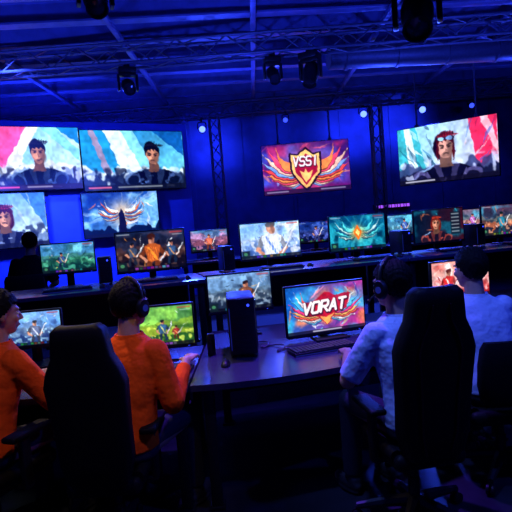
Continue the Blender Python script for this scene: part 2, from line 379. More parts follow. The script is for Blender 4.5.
def art_scene(seed, sky0, sky1, g0, g1, figs, accent, hud=True, bright=0):
    A = Art(sky0, sky1, 90, 224, 126)
    A.noise(7, 4, seed, [min(1, x*1.4+.06) for x in sky1], .45, .7, 3, 0, 5); A.noise(9, 6, seed+7, g0, .55, .5, 4, 0, 9)
    A.ridge(seed+1, 3.4, .9, [(a+b)/2 for a, b in zip(sky1, g1)], .9, 8); A.ridge(seed+2, 4.6, .8, g1, .95, 10); A.ridge(seed+3, 6.4, .8, g0, .85, 12)
    A.noise(9, 6, seed+4, g0, .5, .6, 4, 4, 9); A.noise(20, 11, seed+5, [min(1, x*1.6+.08) for x in g1], .58, .65, 5, 4.2, 9)
    A.shards(14, [accent, (.9, .9, .95), g0], seed+4, (1, 1, 15, 8), .55)
    for (x, y, k, c) in figs:
        lg = [q*.6 for q in c]
        for sx in (-1, 1):
            A.line((x+sx*.4*k, y+2*k), (x+sx*.75*k, y+4.2*k), .33*k, lg); A.line((x+sx*.9*k, y+.7*k), (x+sx*1.5*k, y+1.9*k), .26*k, lg); A.line((x+sx*1.5*k, y+1.9*k), (x+sx*.9*k, y+2.5*k), .2*k, SK)
        A.poly([(x-.7*k, y+2.6*k), (x-1.1*k, y+.6*k), (x-.3*k, y+.2*k), (x+.3*k, y+.2*k), (x+1.1*k, y+.6*k), (x+.7*k, y+2.6*k)], c)
        A.line((x-.5*k, y+.8*k), (x+.5*k, y+2.4*k), .13*k, accent); A.line((x+1*k, y+2.6*k), (x+2.6*k, y-.2*k), .09*k, (.9, .92, 1))
        for j in range(5): A.line((x-.7*k+.3*k*j, y+.7*k), (x-.5*k+.25*k*j, y+2.4*k), .05*k, [min(1, q*1.5) for q in c], .7)
        A.ell(x, y-.25*k, .46*k, .6*k, SK); A.ell(x, y-.62*k, .54*k, .36*k, [q*.35 for q in c]); A.ell(x+.2*k, y-.1*k, .22*k, .45*k, (.5, .3, .25), .7, 0, .5)
    if bright: A.glow(8, 3.5, 4, (1, 1, 1), bright)
    A.paint(seed, .2)
    if hud: A.hud(seed)
    return A
def art_tealwing():
    A = Art((.05, .30, .48), (.10, .55, .66), 70, 224, 126)
    A.noise(7, 4, 130, (.2, .75, .82), .5, .7, 3); A.rays(8, 4.6, 18, (.4, .9, .95), .3, 131); A.noise(9, 5, 132, (.02, .14, .26), .52, .7, 4, 4.5)
    A.wings(8, 4.2, 1.25, [(.35, .85, .88), (.12, .55, .68), (.75, .95, .95), (.08, .36, .55)], 8, .6)
    A.glow(8, 4.6, 1.7, (1, .72, .3), .9); A.poly([(7, 4), (8, 2.6), (9, 4), (8.7, 5.6), (8, 6.8), (7.3, 5.6)], (.90, .45, .12)); A.poly([(7.5, 4.2), (8, 3.4), (8.5, 4.2), (8, 5.8)], (1, .85, .5)); A.paint(131, .22)
    A.hud(131); return A
def art_front():
    A = Art((.10, .38, .72), (.72, .22, .55), 12)
    A.noise(6, 4, 60, (.95, .55, .35), .55, .8, 3); A.noise(6, 4, 62, (.25, .75, .9), .55, .8, 3)
    A.shards(26, [(.98, .6, .75), (.45, .88, .95), (.98, .97, 1), (.95, .55, .25), (.15, .25, .6)], 61, (0, 0, 16, 9), 1.0, None, .75)
    A.wings(8, 4.9, 1.4, [(.95, .38, .30), (.97, .92, .97), (.35, .70, .92), (.88, .25, .50), (.98, .70, .40)], 8, .5)
    A.poly([(3.4, 3.2), (6, 2.7), (8, 1.4), (10, 2.2), (13.4, 1.9), (12.4, 4.9), (10, 5.6), (8, 7.8), (6.2, 5.9), (3.6, 5.6)], (.70, .08, .16), .9); A.poly([(6.6, 5.9), (8, 6.4), (9.6, 5.7), (8, 7.6)], (.98, .65, .35)); A.paint(7, .2)
    A.text('VORAT', 3.3, 3.45, 2.0, 9.1, .42, (.25, .02, .10), .22, .09)
    A.text('VORAT', 3.2, 3.3, 2.0, 9.1, .25, (1, .97, .98), .22, .09)
    A.rect(0, 8.4, 16, .6, (.05, .04, .12), .8); A.rect(5, 8.55, 6, .25, (.9, .9, 1), .7)
    return A
def art_redhead():
    A = Art((.05, .12, .2), (.25, .1, .15), 0, 224, 126)
    A.noise(7, 4, 70, (.1, .4, .5), .5, .8, 3); A.shards(10, [(.9, .5, .3), (.2, .6, .7)], 71, (0, 0, 16, 9), .7)
    A.person(7.0, 3.8, 1.3, SK, (.45, .15, .09), (.12, .1, .16), (.7, .3, .25), True, seed=11); A.paint(8); A.rect(11.8, 1, 3.4, 6.4, (.05, .1, .16), .8)
    for i in range(6): A.rect(12.1, 1.4+i, 2.6, .35, (.7, .75, .8), .6)
    return A

# ------------------------------------------------------------ room
PZ = .37                                      # platform height
bm = NB(); box(bm, (.5, 5.2, -.05), (15, 16.6, .1)); struct('floor', bm, MT['floor'])
bm = NB(); box(bm, (.5, 5.2, 4.67), (15, 16.6, .1))
for i in range(60): box(bm, (-6.9+i*.25, 5.2, 4.595), (.1, 16.5, .05))
struct('ceiling', bm, MT['ceil'])
bm = NB(); box(bm, (.5, 13.0, 2.3), (15, .1, 4.7))
for i in range(12): box(bm, (-6.4+i*1.25, 12.94, 2.3), (.06, .04, 4.6))
struct('wall_back', bm, MT['wall'])
bm = NB(); box(bm, (-6.6, 5.2, 2.3), (.1, 16.6, 4.7)); struct('wall_left', bm, MT['wall'])
bm = NB(); box(bm, (7.6, 5.2, 2.3), (.1, 16.6, 4.7)); struct('wall_right', bm, MT['wall'])
bm = NB(); box(bm, (.5, -2.6, 2.3), (15, .1, 4.7)); struct('wall_front', bm, MT['wall'])
bm = NB()
prism(bm, [(-6.5, 2.77), (7.5, 6.55), (7.5, 12.95), (-6.5, 12.95)], 0, PZ, .015); struct('floor_platform', bm, MT['plat'])
k = 0
for y in (6.0, 6.75, 7.5, 8.25, 9.0, 9.8, 10.6, 11.45, 12.3):
    bm = NB(); zc = 4.42; rot = M.Rotation(R(4), 3, 'Z')
    box(bm, (.5, y, zc+.13), (13.6, .16, .025), 0, rot); box(bm, (.5, y, zc-.13), (13.6, .16, .025), 0, rot); box(bm, (.5, y, zc), (13.6, .025, .26), 0, rot)
    k += 1; struct('trim_%d' % k, bm, MT['beam'])
for x in (-5.2, -3.4, -1.6, .2, 2.0, 3.8, 5.6):
    bm = NB(); box(bm, (x, 8.4, 4.25), (.07, 8.6, .07), .01); k += 1; struct('trim_%d' % k, bm, MT['beam'])

# ------------------------------------------------------------ big screens
def led(label, art, l, t, r, b, p, yaw, hang=None, group='large LED screens'):
    n = V((math.sin(yaw), -math.cos(yaw), 0)); e = V((math.cos(yaw), math.sin(yaw), 0))
    cx, cy = (l+r)/2, (t+b)/2
    c = onplane(cx, cy, p, n); a = onplane(l, cy, p, n); d = onplane(r, cy, p, n)
    w = (d-a).dot(e); h = onplane(cx, t, p, n).z - onplane(cx, b, p, n).z
    o = thing('led_screen', label, 'screen', c, yaw, group)
    bm = NB(); box(bm, (0, .045, 0), (w+.022, .075, h+.022), .008)
    for i in (-1, 0, 1): box(bm, (i*w*.3, .095, 0), (.06, .05, h*.9), .005)
    obj('cabinet_frame', bm, MT['black'], o)
    screen('display', art, w, h, MT['led'], o, .003)
    for s in (-1, 1):
        bm = NB()
        if hang:
            tube(bm, [(s*w*.3, .1, h/2-.2), (s*w*.3, .1, 4.62-c.z)], .018, 8); box(bm, (s*w*.3, .1, h/2+.02), (.08, .06, .1), .008)
            obj('hanger', bm, MT['truss'], o)
        else:
            box(bm, (s*w*.3, .135, 0), (.08, .05, h*.6), .005); obj('mount_bracket', bm, MT['truss'], o)
    return o
pL = at(0, 158, 8.0); pR = at(186, 161, 9.4); yL = math.atan2(pR.y-pL.y, pR.x-pL.x)
led('large LED screen with pink left background and dark-haired man in armour, above the red-haired portrait', art_led_pink(), -20, 127, 82.3, 190, pL, yL)
led('large LED screen with teal and white beams and man in dark armour at right', art_led_teal(), 84.7, 131, 186, 189.5, pL, yL)
led('LED screen below the pink one with a red-haired figure on pale blue', art_led_redhair(), -50, 194, 48.5, 249, pL, yL)
led('smallest wall LED screen, glowing orange and white battle on blue, below the teal one', art_led_battle(), 84.5, 192.3, 159.5, 236, pL, yL)
nL = V((math.sin(yL), -math.cos(yL), 0)); eL = V((math.cos(yL), math.sin(yL), 0))
bk = pL - nL*.17
a0 = onplane(-60, 160, bk, nL); a1 = onplane(189, 160, bk, nL); wW = (a1-a0).dot(eL); mid = (a0+a1)/2
top = onplane(90, 122, bk, nL).z
o = thing('screen_wall', 'tall blue freestanding wall panel carrying the four LED screens at left', 'display wall', (mid.x, mid.y, PZ), yL)
bm = NB(); box(bm, (0, .06, (top-PZ)/2), (wW, .1, top-PZ), .01); obj('panel', bm, MT['bluewall'], o)
bm = NB()
for s in (-.4, 0, .4):
    tube(bm, [(s*wW, .15, .02), (s*wW, .15, top-PZ)], .03, 8); tube(bm, [(s*wW, .15, 1.8), (s*wW, .9, .03)], .025, 8); box(bm, (s*wW, .5, .02), (.1, .95, .03), .005)
box(bm, (0, .15, 1.8), (wW*.8, .04, .04), .004)
obj('support_frame', bm, MT['truss'], o)
led('hanging LED screen with winged orange shield emblem, in the middle of the room', art_emblem_big(), 262.5, 142.5, 349.5, 192.5, at(306, 168, 11.0), R(-3), True)
led('hanging angled LED screen at right with red-haired figure in dark armour between teal and red', art_led_hood(), 396, 122.5, 495.5, 181, at(447, 150, 9.85), R(-36), True)
p = at(391, 206, 12.92)
o = thing('led_ticker', 'thin violet lit strip sign on the back wall under the hanging screens', 'sign', p, 0)
bm = NB(); box(bm, (0, 0, 0), (.9, .06, .14), .01); obj('casing', bm, MT['black'], o)
bm = NB(); x = -.4
while x < .4:
    w = rnd.choice((.03, .05, .07)); box(bm, (x+w/2, -.033, 0), (w, .01, .07)); x += w+.025
obj('lit_segments', bm, MT['violet'], o)

# ------------------------------------------------------------ trusses and lamps
def truss(label, a, b, w=.26):
    a, b = V(a), V(b); d = (b-a); L = d.length
    o = thing('lighting_truss', label, 'truss', a)
    q = d.to_track_quat('X', 'Z').to_matrix() if abs(d.normalized().z) < .9 else M(((0, 0, -1), (0, 1, 0), (1, 0, 0)))
    cn = [(-w/2, -w/2), (w/2, -w/2), (w/2, w/2), (-w/2, w/2)]
    for y, z in cn:
        bm = NB(); tube(bm, [q @ V((0, y, z)), q @ V((L, y, z))], .022, 8); obj('chord', bm, MT['truss'], o)
    bm = NB(); n = max(2, int(L/(w*1.3)))
    for i in range(n):
        x0, x1 = L*i/n, L*(i+1)/n
        for j in range(4):
            (y0, z0), (y1, z1) = cn[j], cn[(j+1) % 4]
            if i % 2: (y0, z0), (y1, z1) = (y1, z1), (y0, z0)
            tube(bm, [q @ V((x0, y0, z0)), q @ V((x1, y1, z1))], .011, 6)
    obj('lattice', bm, MT['truss'], o)
    return o
ZB = 4.02
truss('rear lighting truss spanning the room above the screens', (-5.6, 10.75, ZB), (6.6, 10.75, ZB))
truss('front lighting truss crossing the ceiling with moving head lamps', (-5.6, 7.2, 4.05), (6.6, 7.2, 4.05))
p = at(218, 170, 10.75); truss('upright truss tower beside the blue screen wall', (p.x, 10.75, PZ), (p.x, 10.75, ZB-.14), .2)
p = at(379, 170, 10.75); truss('upright truss tower between the two hanging screens', (p.x, 10.75, PZ), (p.x, 10.75, ZB-.14), .2)
def parcan(label, loc, ztop, tilt, yaw=0, mat='blueled', k=1.):
    o = thing('par_light', label, 'stage light', loc, yaw, 'blue spotlights on the rear truss')
    bm = NB(); tube(bm, [(0, 0, .16*k), (0, 0, ztop-loc[2])], .015, 8); box(bm, (0, 0, ztop-loc[2]-.02), (.06, .06, .05), .006); obj('clamp', bm, MT['black'], o)
    bm = NB(); tube(bm, [(-.11*k, 0, 0), (-.11*k, 0, .12*k), (-.08*k, 0, .17*k), (.08*k, 0, .17*k), (.11*k, 0, .12*k), (.11*k, 0, 0)], .012, 6); obj('yoke', bm, MT['black'], o)
    mt = M.Rotation(PI/2+tilt, 4, 'X')
    bm = NB(); lathe(bm, [(.04*k, -.15*k), (.07*k, -.13*k), (.085*k, -.02*k), (.1*k, .12*k), (.09*k, .12*k), (.082*k, .09*k)], mt); obj('can', bm, MT['black'], o)
    bm = NB(); lathe(bm, [(.001, .112*k), (.05*k, .108*k), (.08*k, .095*k)], mt); obj('lens', bm, MT[mat], o)
    return o
def spot(name, loc, tgt, c, e, ang=60, blend=.6, rad=.08):
    l = bpy.data.lights.new(name, 'SPOT'); l.color = c; l.energy = e; l.spot_size = R(ang); l.spot_blend = blend; l.shadow_soft_size = rad
    o = bpy.data.objects.new(name, l); C.objects.link(o); o.location = loc
    o.rotation_euler = (V(tgt)-V(loc)).to_track_quat('-Z', 'Y').to_euler(); return o
BL = (.03, .07, 1.)
pl = [(80, 118, 'blue spotlight above the big pink LED screen'), (201, 127, 'blue spotlight over the right end of the blue screen wall'),
      (365, 106, 'brightest blue spotlight between the two hanging screens'), (425, 107, 'blue spotlight just above the angled red-haired figure screen'),
      (18, 126, 'leftmost blue spotlight on the rear truss'), (286, 116, 'blue spotlight above the shield emblem screen'),
      (475, 100, 'rightmost blue spotlight on the rear truss'), (140, 121, 'blue spotlight above the teal LED screen')]
for i, (px, py, lb) in enumerate(pl):
    q = at(px, py, 10.55); z = min(q.z, 3.72)
    parcan(lb, (q.x, 10.75, z), ZB-.11, R(18), R(-8 if px > 256 else 8), 'blueled' if i < 4 else 'bluedim', .8 if i < 4 else .62)
    if i < 6:
        spot('blue_spot', (q.x, 10.45, z-.05), (q.x*.5, 4.8, .9), BL, 900, 62)
        spot('halo_spot', (q.x, 11.7, z), (q.x, 13, z+.05), BL, 260 if i < 4 else 80, 90, 1)  # added spot without a fixture, imitates the can's glow as a wall halo
def moving(label, loc, ztop, tilt, yaw, k=1.):
    o = thing('moving_head_light', label, 'stage light', loc, yaw, 'moving head lamps')
    bm = NB(); tube(bm, [(0, 0, .3*k), (0, 0, ztop-loc[2])], .02, 8); box(bm, (0, 0, ztop-loc[2]-.03), (.08, .08, .06), .006); obj('clamp', bm, MT['black'], o)
    bm = NB(); box(bm, (0, 0, .26*k), (.3*k, .24*k, .1*k), .015); obj('base', bm, MT['black'], o)
    bm = NB(); box(bm, (0, 0, .19*k), (.3*k, .12*k, .05*k), .01)
    for s in (-1, 1): box(bm, (s*.155*k, 0, .06*k), (.04*k, .12*k, .28*k), .012)
    obj('yoke', bm, MT['black'], o)
    mt = M.Rotation(PI/2+tilt, 4, 'X')
    bm = NB(); lathe(bm, [(.06*k, -.17*k), (.1*k, -.15*k), (.12*k, -.05*k), (.115*k, .05*k), (.1*k, .16*k), (.105*k, .2*k), (.09*k, .2*k), (.085*k, .17*k)], mt, 24); obj('head', bm, MT['black'], o)
    bm = NB(); lathe(bm, [(.001, .19*k), (.05*k, .186*k), (.088*k, .172*k)], mt); obj('lens', bm, MT['glass'], o)
q = at(272, 62, 7.2); moving('moving head lamp hanging over the centre of the front truss', (q.x, 7.2, 3.64), 3.94, R(40), R(10), .75)
q = at(309, 48, 7.2); moving('moving head lamp with head turned right, hanging beside the centre one', (q.x, 7.2, 3.62), 3.94, R(65), R(-30), .9)
q = at(128, 84, 7.2); moving('moving head lamp on the left half of the front truss', (q.x, 7.2, 3.64), 3.94, R(30), R(20), .8)
q = at(417, 14, 5.2); moving('largest nearest moving head lamp at the top right of the ceiling', (q.x, 5.2, q.z), 4.6, R(50), R(-20), 1.35)
q = at(96, 8, 5.6); moving('near moving head lamp at the top left of the ceiling', (q.x, 5.6, q.z+.1), 4.6, R(50), R(20), 1.1)
o = thing('ventilation_duct', 'round dark air duct running under the ceiling at the upper right', 'duct', (0, 0, 0))
D0, D1 = V((1.3, 7.75, 3.98)), V((6.5, 8.25, 3.98))
bm = NB(); tube(bm, [D0, D1], .17, 20)
e = (D1-D0).normalized()*.02
for i in range(7):
    q = D0.lerp(D1, .05+i*.15); tube(bm, [q-e, q+e], .185, 20)
obj('duct_pipe', bm, MT['truss'], o)
for i in (0, 3, 6):
    bm = NB(); q = D0.lerp(D1, .05+i*.15); tube(bm, [q, q+V((0, 0, .63))], .012, 6); obj('hanger', bm, MT['truss'], o)

# ------------------------------------------------------------ furniture
def desk(label, pts, loc, yaw, z=.75, legs=(), tray=None):
    o = thing('desk', label, 'desk', loc, yaw)
    bm = NB(); prism(bm, pts, z-.035, z, .006); obj('worktop', bm, MT['desk'], o)
    for (x, y) in legs:
        bm = NB(); box(bm, (x, y, (z-.035)/2), (.06, .06, z-.035), .006); box(bm, (x, y, .01), (.09, .09, .02), .004); obj('leg', bm, MT['metal'], o)
    if tray:
        (x0, y0), (x1, y1) = tray; a = V((x0, y0, 0)); b = V((x1, y1, 0)); d = b-a
        bm = NB(); box(bm, (a+b)/2+V((0, 0, z-.25)), (d.length, .02, .44), .004, M.Rotation(math.atan2(d.y, d.x), 3, 'Z')); obj('modesty_panel', bm, MT['black'], o)
    return o
def arcfront():
    pts = []
    P0, P1, P2 = V((-.42, 2.76)), V((.35, 2.72)), V((1.18, 3.3))
    for i in range(13):
        t = i/12; q = P0*(1-t)**2 + P1*2*t*(1-t) + P2*t*t; pts.append((q.x, q.y))
    return pts
desk('black desk where the two people in orange play', [(-2.4, 2.76), (-.43, 2.76), (-.43, 3.72), (-2.4, 3.72)], (0, 0, 0), 0, .75,
     [(-2.33, 2.85), (-.5, 2.85), (-2.33, 3.63), (-.5, 3.63)], ((-2.3, 3.6), (-.55, 3.6)))
desk('black curved-front desk holding the computer tower and bright red emblem monitor', arcfront()+[(1.18, 4.5), (-.42, 4.2)], (0, 0, 0), 0, .75,
     [(-.33, 2.86), (1.1, 3.38), (-.33, 4.1), (1.08, 4.38)], ((-.3, 4.05), (1.05, 4.33)))
pC = at(466, 283, 4.2)
desk('black desk in front of the rightmost white-shirted person', [(-.42, -.78), (1.3, -.78), (1.3, .26), (-.42, .26)], (pC.x, 4.2, 0), R(15), .75,
     [(-.34, -.7), (1.22, -.7), (-.34, .18), (1.22, .18)], ((-.3, .15), (1.2, .15)))
Y2 = math.atan(.27); e2 = V((math.cos(Y2), math.sin(Y2), 0)); n2 = V((math.sin(Y2), -math.cos(Y2), 0))
p2 = V((-2.0, 5.1, 0))
for i, lb in enumerate(['long raised desk behind the people in orange', 'long raised desk in the middle of the second row', 'long raised desk at the right end of the second row']):
    c = p2 + e2*(.35+i*2.16)
    desk(lb, [(-1.07, -.6), (1.07, -.6), (1.07, .24), (-1.07, .24)], (c.x, c.y, PZ), Y2, .75, [(-1, -.52), (1, -.52), (-1, .16), (1, .16)], ((-.95, .14), (.95, .14)))
p3 = V((-.73, 8.2, 0)); Y3 = R(7); e3 = V((math.cos(Y3), math.sin(Y3), 0)); n3 = V((math.sin(Y3), -math.cos(Y3), 0))
for i, lb in enumerate(['distant desk of the third row, left half', 'distant desk of the third row, right half']):
    c = p3 + e3*(.9+i*2.9)
    desk(lb, [(-1.42, -.6), (1.42, -.6), (1.42, .24), (-1.42, .24)], (c.x, c.y, PZ), Y3, .75, [(-1.3, -.5), (1.3, -.5), (-1.3, .16), (1.3, .16)], ((-1.2, .14), (1.2, .14)))

def monitor(label, art, loc, yaw, w, zc, group=None):
    h = w*.565; o = thing('monitor', label, 'monitor', loc, yaw, group)
    bm = NB(); box(bm, (0, .018, zc), (w+.024, .032, h+.03), .006); box(bm, (0, .045, zc), (w*.7, .04, h*.6), .015)
    box(bm, (0, .0, zc-h/2-.012), (w+.024, .012, .02), .003)
    obj('housing', bm, MT['bezel'], o)
    screen('screen', art, w, h, MT['mon'], o, -.0005, zc+.002)
    bm = NB(); box(bm, (0, .075, zc/2+.01), (.07, .025, zc-.01), .006); obj('stand_neck', bm, MT['black'], o)
    bm = NB(); prism(bm, [(-.13, -.1), (.13, -.1), (.1, .13), (-.1, .13)], 0, .014, .004); obj('stand_base', bm, MT['black'], o)
    bm = NB(); box(bm, (w*.42, -.003, zc-h/2-.012), (.012, .006, .004)); obj('power_light', bm, MT['bluedim'], o)
    return o
G2 = 'monitors of the raised second row'
arts2 = [
    (69, 266, art_scene(101, (.25, .5, .75), (.35, .6, .65), (.06, .22, .24), (.18, .42, .34), [(6, 3.5, .9, (.2, .3, .5))], (.9, .8, .3)), 'second row monitor with green landscape under the pale blue portrait screen', .50),
    (152, 259, art_scene(110, (.1, .16, .28), (.3, .22, .26), (.08, .07, .1), (.26, .18, .16), [(3.6, 3.2, 1, (.25, .3, .4)), (8.3, 2.4, 1.8, (.7, .35, .15)), (12.8, 3.4, 1, (.2, .3, .45))], (.95, .6, .2)), 'second row monitor with three dark figures and a brown central fighter', .70),
    (271, 245, art_scene(120, (.45, .68, .95), (.85, .9, .98), (.25, .38, .65), (.6, .72, .9), [(8.2, 2.0, 2.5, (.80, .84, .96))], (.3, .5, .9), True, .15), 'second row monitor with one large pale figure on a white and sky-blue fantasy scene', .68),
    (358, 236, art_tealwing(), 'second row monitor with teal wings around an orange centre', .70),
    (439, 224, art_redhead(), 'second row monitor showing a red-haired portrait and a list', .68),
    (504, 217, art_scene(150, (.35, .2, .3), (.15, .45, .55), (.1, .15, .25), (.7, .4, .3), [(7, 3.2, 1.2, (.2, .5, .6))], (.9, .5, .3)), 'second row monitor at the right edge, reddish sky over teal ground', .66)]
pos2 = []
for (px, py, A, lb, w) in arts2:
    q = onplane(px, py, p2, n2); pos2.append(q)
    monitor(lb, A, (q.x, q.y, PZ+.75), Y2, w, .30, G2)
G3 = 'small monitors of the distant third row'
for (px, py, A, lb) in [
    (209, 238, art_scene(160, (.3, .5, .7), (.6, .4, .55), (.1, .15, .3), (.5, .3, .4), [(8, 3, 1.2, (.8, .4, .3))], (.9, .5, .5)), 'distant third row monitor left of the pale fantasy one'),
    (316, 227, art_scene(163, (.1, .2, .5), (.2, .3, .6), (.05, .08, .25), (.2, .25, .5), [(8, 3, 1.2, (.4, .4, .7))], (.6, .7, .9)), 'distant third row monitor seen between the pale fantasy and teal wing ones'),
    (404, 217, art_scene(165, (.2, .4, .6), (.3, .6, .8), (.1, .2, .3), (.3, .5, .6), [(8, 3, 1.2, (.3, .4, .7))], (.8, .9, .9)), 'distant third row monitor left of the red-haired portrait'),
    (472, 207, art_scene(170, (.5, .4, .5), (.2, .5, .6), (.1, .2, .3), (.6, .4, .4), [(8, 3, 1.2, (.7, .4, .7))], (.8, .9, .9)), 'distant third row monitor right of the red-haired portrait')]:
    q = onplane(px, py, p3, n3); monitor(lb, A, (q.x, q.y, PZ+.75), Y3, .58, .29, G3)
GF = 'monitors on the near desks'
q = at(326, 308, 3.66); monitor('large near monitor with white lettering on red emblem among coloured shards', art_front(), (q.x, q.y, .75), R(16), .60, q.z-.75, GF)
q = at(240, 292, 4.02); monitor('near monitor with grey-blue and brown battlefield behind the computer tower', art_scene(180, (.45, .60, .78), (.38, .52, .66), (.10, .15, .24), (.38, .44, .50), [(9.5, 3.0, 1.4, (.5, .32, .24))], (.85, .7, .45)), (q.x, q.y, .75), R(12), .50, q.z-.75, GF)
q = at(158, 327, 3.42); monitor('near monitor with yellow-green strategy map in front of the headset wearer in orange', art_scene(190, (.3, .55, .35), (.45, .65, .25), (.1, .3, .15), (.55, .66, .22), [(9, 3.8, .9, (.2, .35, .5)), (12, 5, .6, (.6, .2, .2))], (.95, .9, .4)), (q.x, q.y, .75), R(6), .47, q.z-.75, GF)
q = at(31, 329, 3.5); monitor('near monitor with bright blue-white scene at the left edge', art_scene(200, (.45, .65, .92), (.3, .5, .8), (.12, .22, .45), (.4, .52, .68), [(9, 3.4, 1.2, (.3, .35, .5))], (.9, .95, 1), True, .15), (q.x, q.y, .75), R(4), .40, q.z-.75, GF)
q = at(461, 281, 4.2); monitor('near monitor with red and white picture, half hidden by the rightmost person', art_scene(210, (.95, .6, .55), (.9, .85, .85), (.6, .1, .12), (.85, .5, .5), [(4.5, 3, 1.4, (.8, .15, .15))], (1, .95, .9), True, .2), (q.x, q.y, .75), R(15), .54, max(.27, q.z-.75), GF)

def pc_tower(label, loc, yaw, k=1., group=None):
    o = thing('computer_tower', label, 'computer', loc, yaw, group)
    w, d, h = .19*k, .40*k, .41*k
    bm = NB(); box(bm, (0, 0, h/2+.012), (w, d, h-.02), .008); obj('case', bm, MT['black'], o)
    bm = NB(); box(bm, (0, -d/2-.006, h/2+.012), (w*.96, .016, h*.93), .006)
    for i in range(11): box(bm, (0, -d/2-.015, h*.16+i*h*.055), (w*.7, .006, h*.022), .001)
    obj('front_panel', bm, MT['bezel'], o)
    bm = NB(); box(bm, (w/2+.003, 0, h/2+.012), (.006, d*.86, h*.82), .002); obj('side_window', bm, MT['glass'], o)
    bm = NB(); box(bm, (-w*.43, -d/2-.015, h*.5), (.005, .004, h*.7)); obj('light_strip', bm, MT['fan'], o)
    bm = NB(); lathe(bm, [(.009, 0), (.009, .004), (.006, .005)], M.Translation((w*.25, -d/2-.013, h*.88)) @ M.Rotation(PI/2, 4, 'X'), 14); obj('power_button', bm, MT['bluedim'], o)
    for x in (-1, 1):
        for y in (-1, 1):
            bm = NB(); box(bm, (x*w*.38, y*d*.4, .006), (.03, .04, .012), .002); obj('foot', bm, MT['black'], o)
    return o
q = atz(243, 357, .75); pc_tower('black computer tower standing on the curved desk left of the red emblem monitor', (q.x, q.y+.16, .75), R(4), .95)
t0 = None
for a, b, lb in ((1, 2, 'small computer tower left of the pale fantasy monitor'),
                 (3, 4, 'small computer tower between the teal wing monitor and the red-haired portrait'), (4, 5, 'small computer tower right of the red-haired portrait monitor'), (0, 1, 'small computer tower left of the brown fighter monitor')):
    q = (pos2[a]+pos2[b])/2
    if a == 1: q = pos2[2]-e2*.52
    if a == 0: q = pos2[1]-e2*.48
    loc = (q.x, q.y, PZ+.75)
    if t0 is None: t0 = pc_tower(lb, loc, Y2, .68, 'computer towers on the raised row')
    else: dup(t0, loc, Y2, lb)

def keyboard(label, loc, yaw, group='keyboards'):
    o = thing('keyboard', label, 'keyboard', loc, yaw, group)
    bm = NB(); box(bm, (0, 0, .011), (.44, .145, .02), .006); obj('case', bm, MT['black'], o)
    bm = NB()
    for r_ in range(5):
        for c in range(15):
            if r_ == 0 and 4 <= c <= 9:
                if c == 4: box(bm, (-.21+.028*6.9, -.055, .026), (.16, .022, .012), .002)
                continue
            box(bm, (-.196+c*.028, -.055+r_*.0275, .026), (.023, .022, .012), .002, None, 1)
    obj('keycaps', bm, MT['keys'], o)
    bm = NB(); box(bm, (0, -.073, .006), (.43, .004, .005)); obj('light_strip', bm, MT['fan'], o)
    return o
def mouse(label, loc, yaw, group='computer mice'):
    o = thing('computer_mouse', label, 'mouse', loc, yaw, group)
    bm = NB(); vs = ell(bm, (0, 0, 0), (.032, .06, .036), None, 18, 12)
    for v in vs:
        if v.co.z < .003: v.co.z = .003
        v.co.x *= 1-.15*max(0, 1-abs(v.co.y+.005)/.04)
    obj('shell', bm, MT['black'], o)
    bm = NB(); lathe(bm, [(.007, -.004), (.009, 0), (.007, .004)], M.Translation((0, .03, .028)) @ M.Rotation(PI/2, 4, 'Y'), 14); obj('scroll_wheel', bm, MT['fan'], o)
    return o
qk = atz(322, 350, .75)
k0 = keyboard('black keyboard in front of the red emblem monitor', (qk.x, qk.y, .75), R(18))
kb = [(-.66, 3.08, .75, R(-4), 'black keyboard in front of the headset wearer in orange'), (-1.22, 3.1, .75, R(-14), 'black keyboard at the left edge before the person in orange'),
      (1.42, 3.66, .75, R(12), 'black keyboard before the rightmost white-shirted person')]
for (x, y, z, rz, lb) in kb: dup(k0, (x, y, z), rz, lb)
names2 = ['green landscape', 'brown fighter', 'pale fantasy', 'teal wing', 'red-haired portrait', 'right edge']
for i, q in enumerate(pos2):
    c = q + n2*.36; dup(k0, (c.x, c.y, PZ+.75), Y2, 'keyboard on the raised desk below the %s monitor' % names2[i])
m0 = mouse('black mouse beside the keyboard at the red emblem monitor', (qk.x+.34, qk.y+.12, .75), R(15))
dup(m0, (-.24, 3.12, .75), 0, 'black mouse beside the headset wearer in orange')
for i, q in enumerate(pos2[:5]):
    c = q + n2*.36 + e2*.31; dup(m0, (c.x, c.y, PZ+.75), Y2, 'mouse on the raised desk below the %s monitor' % names2[i])
q = atz(212, 355, .75)
o = thing('drink_can', 'slim dark drink can on the desk left of the computer tower', 'can', (q.x, q.y, .75))
bm = NB(); lathe(bm, [(.022, 0), (.027, .006), (.027, .13), (.022, .142), (.023, .145)]); obj('can_body', bm, MT['metal'], o)
bm = NB(); lathe(bm, [(.021, .142), (.021, .1445)]); box(bm, (.004, 0, .1455), (.016, .01, .003)); obj('lid', bm, MT['truss'], o)
bm = NB(); q = atz(262, 352, .75); pts = []
for i in range(34):
    t = i/33; pts.append((q.x-.03+.22*t+.05*math.sin(t*13), q.y+.22-.26*t+.05*math.cos(t*13), .757+.012*max(0, math.sin(t*13))))
tube(bm, pts, .005, 6); tag(obj('cable', bm, MT['cable']), 'thin loose cable curling on the desk beside the computer tower', 'cable')

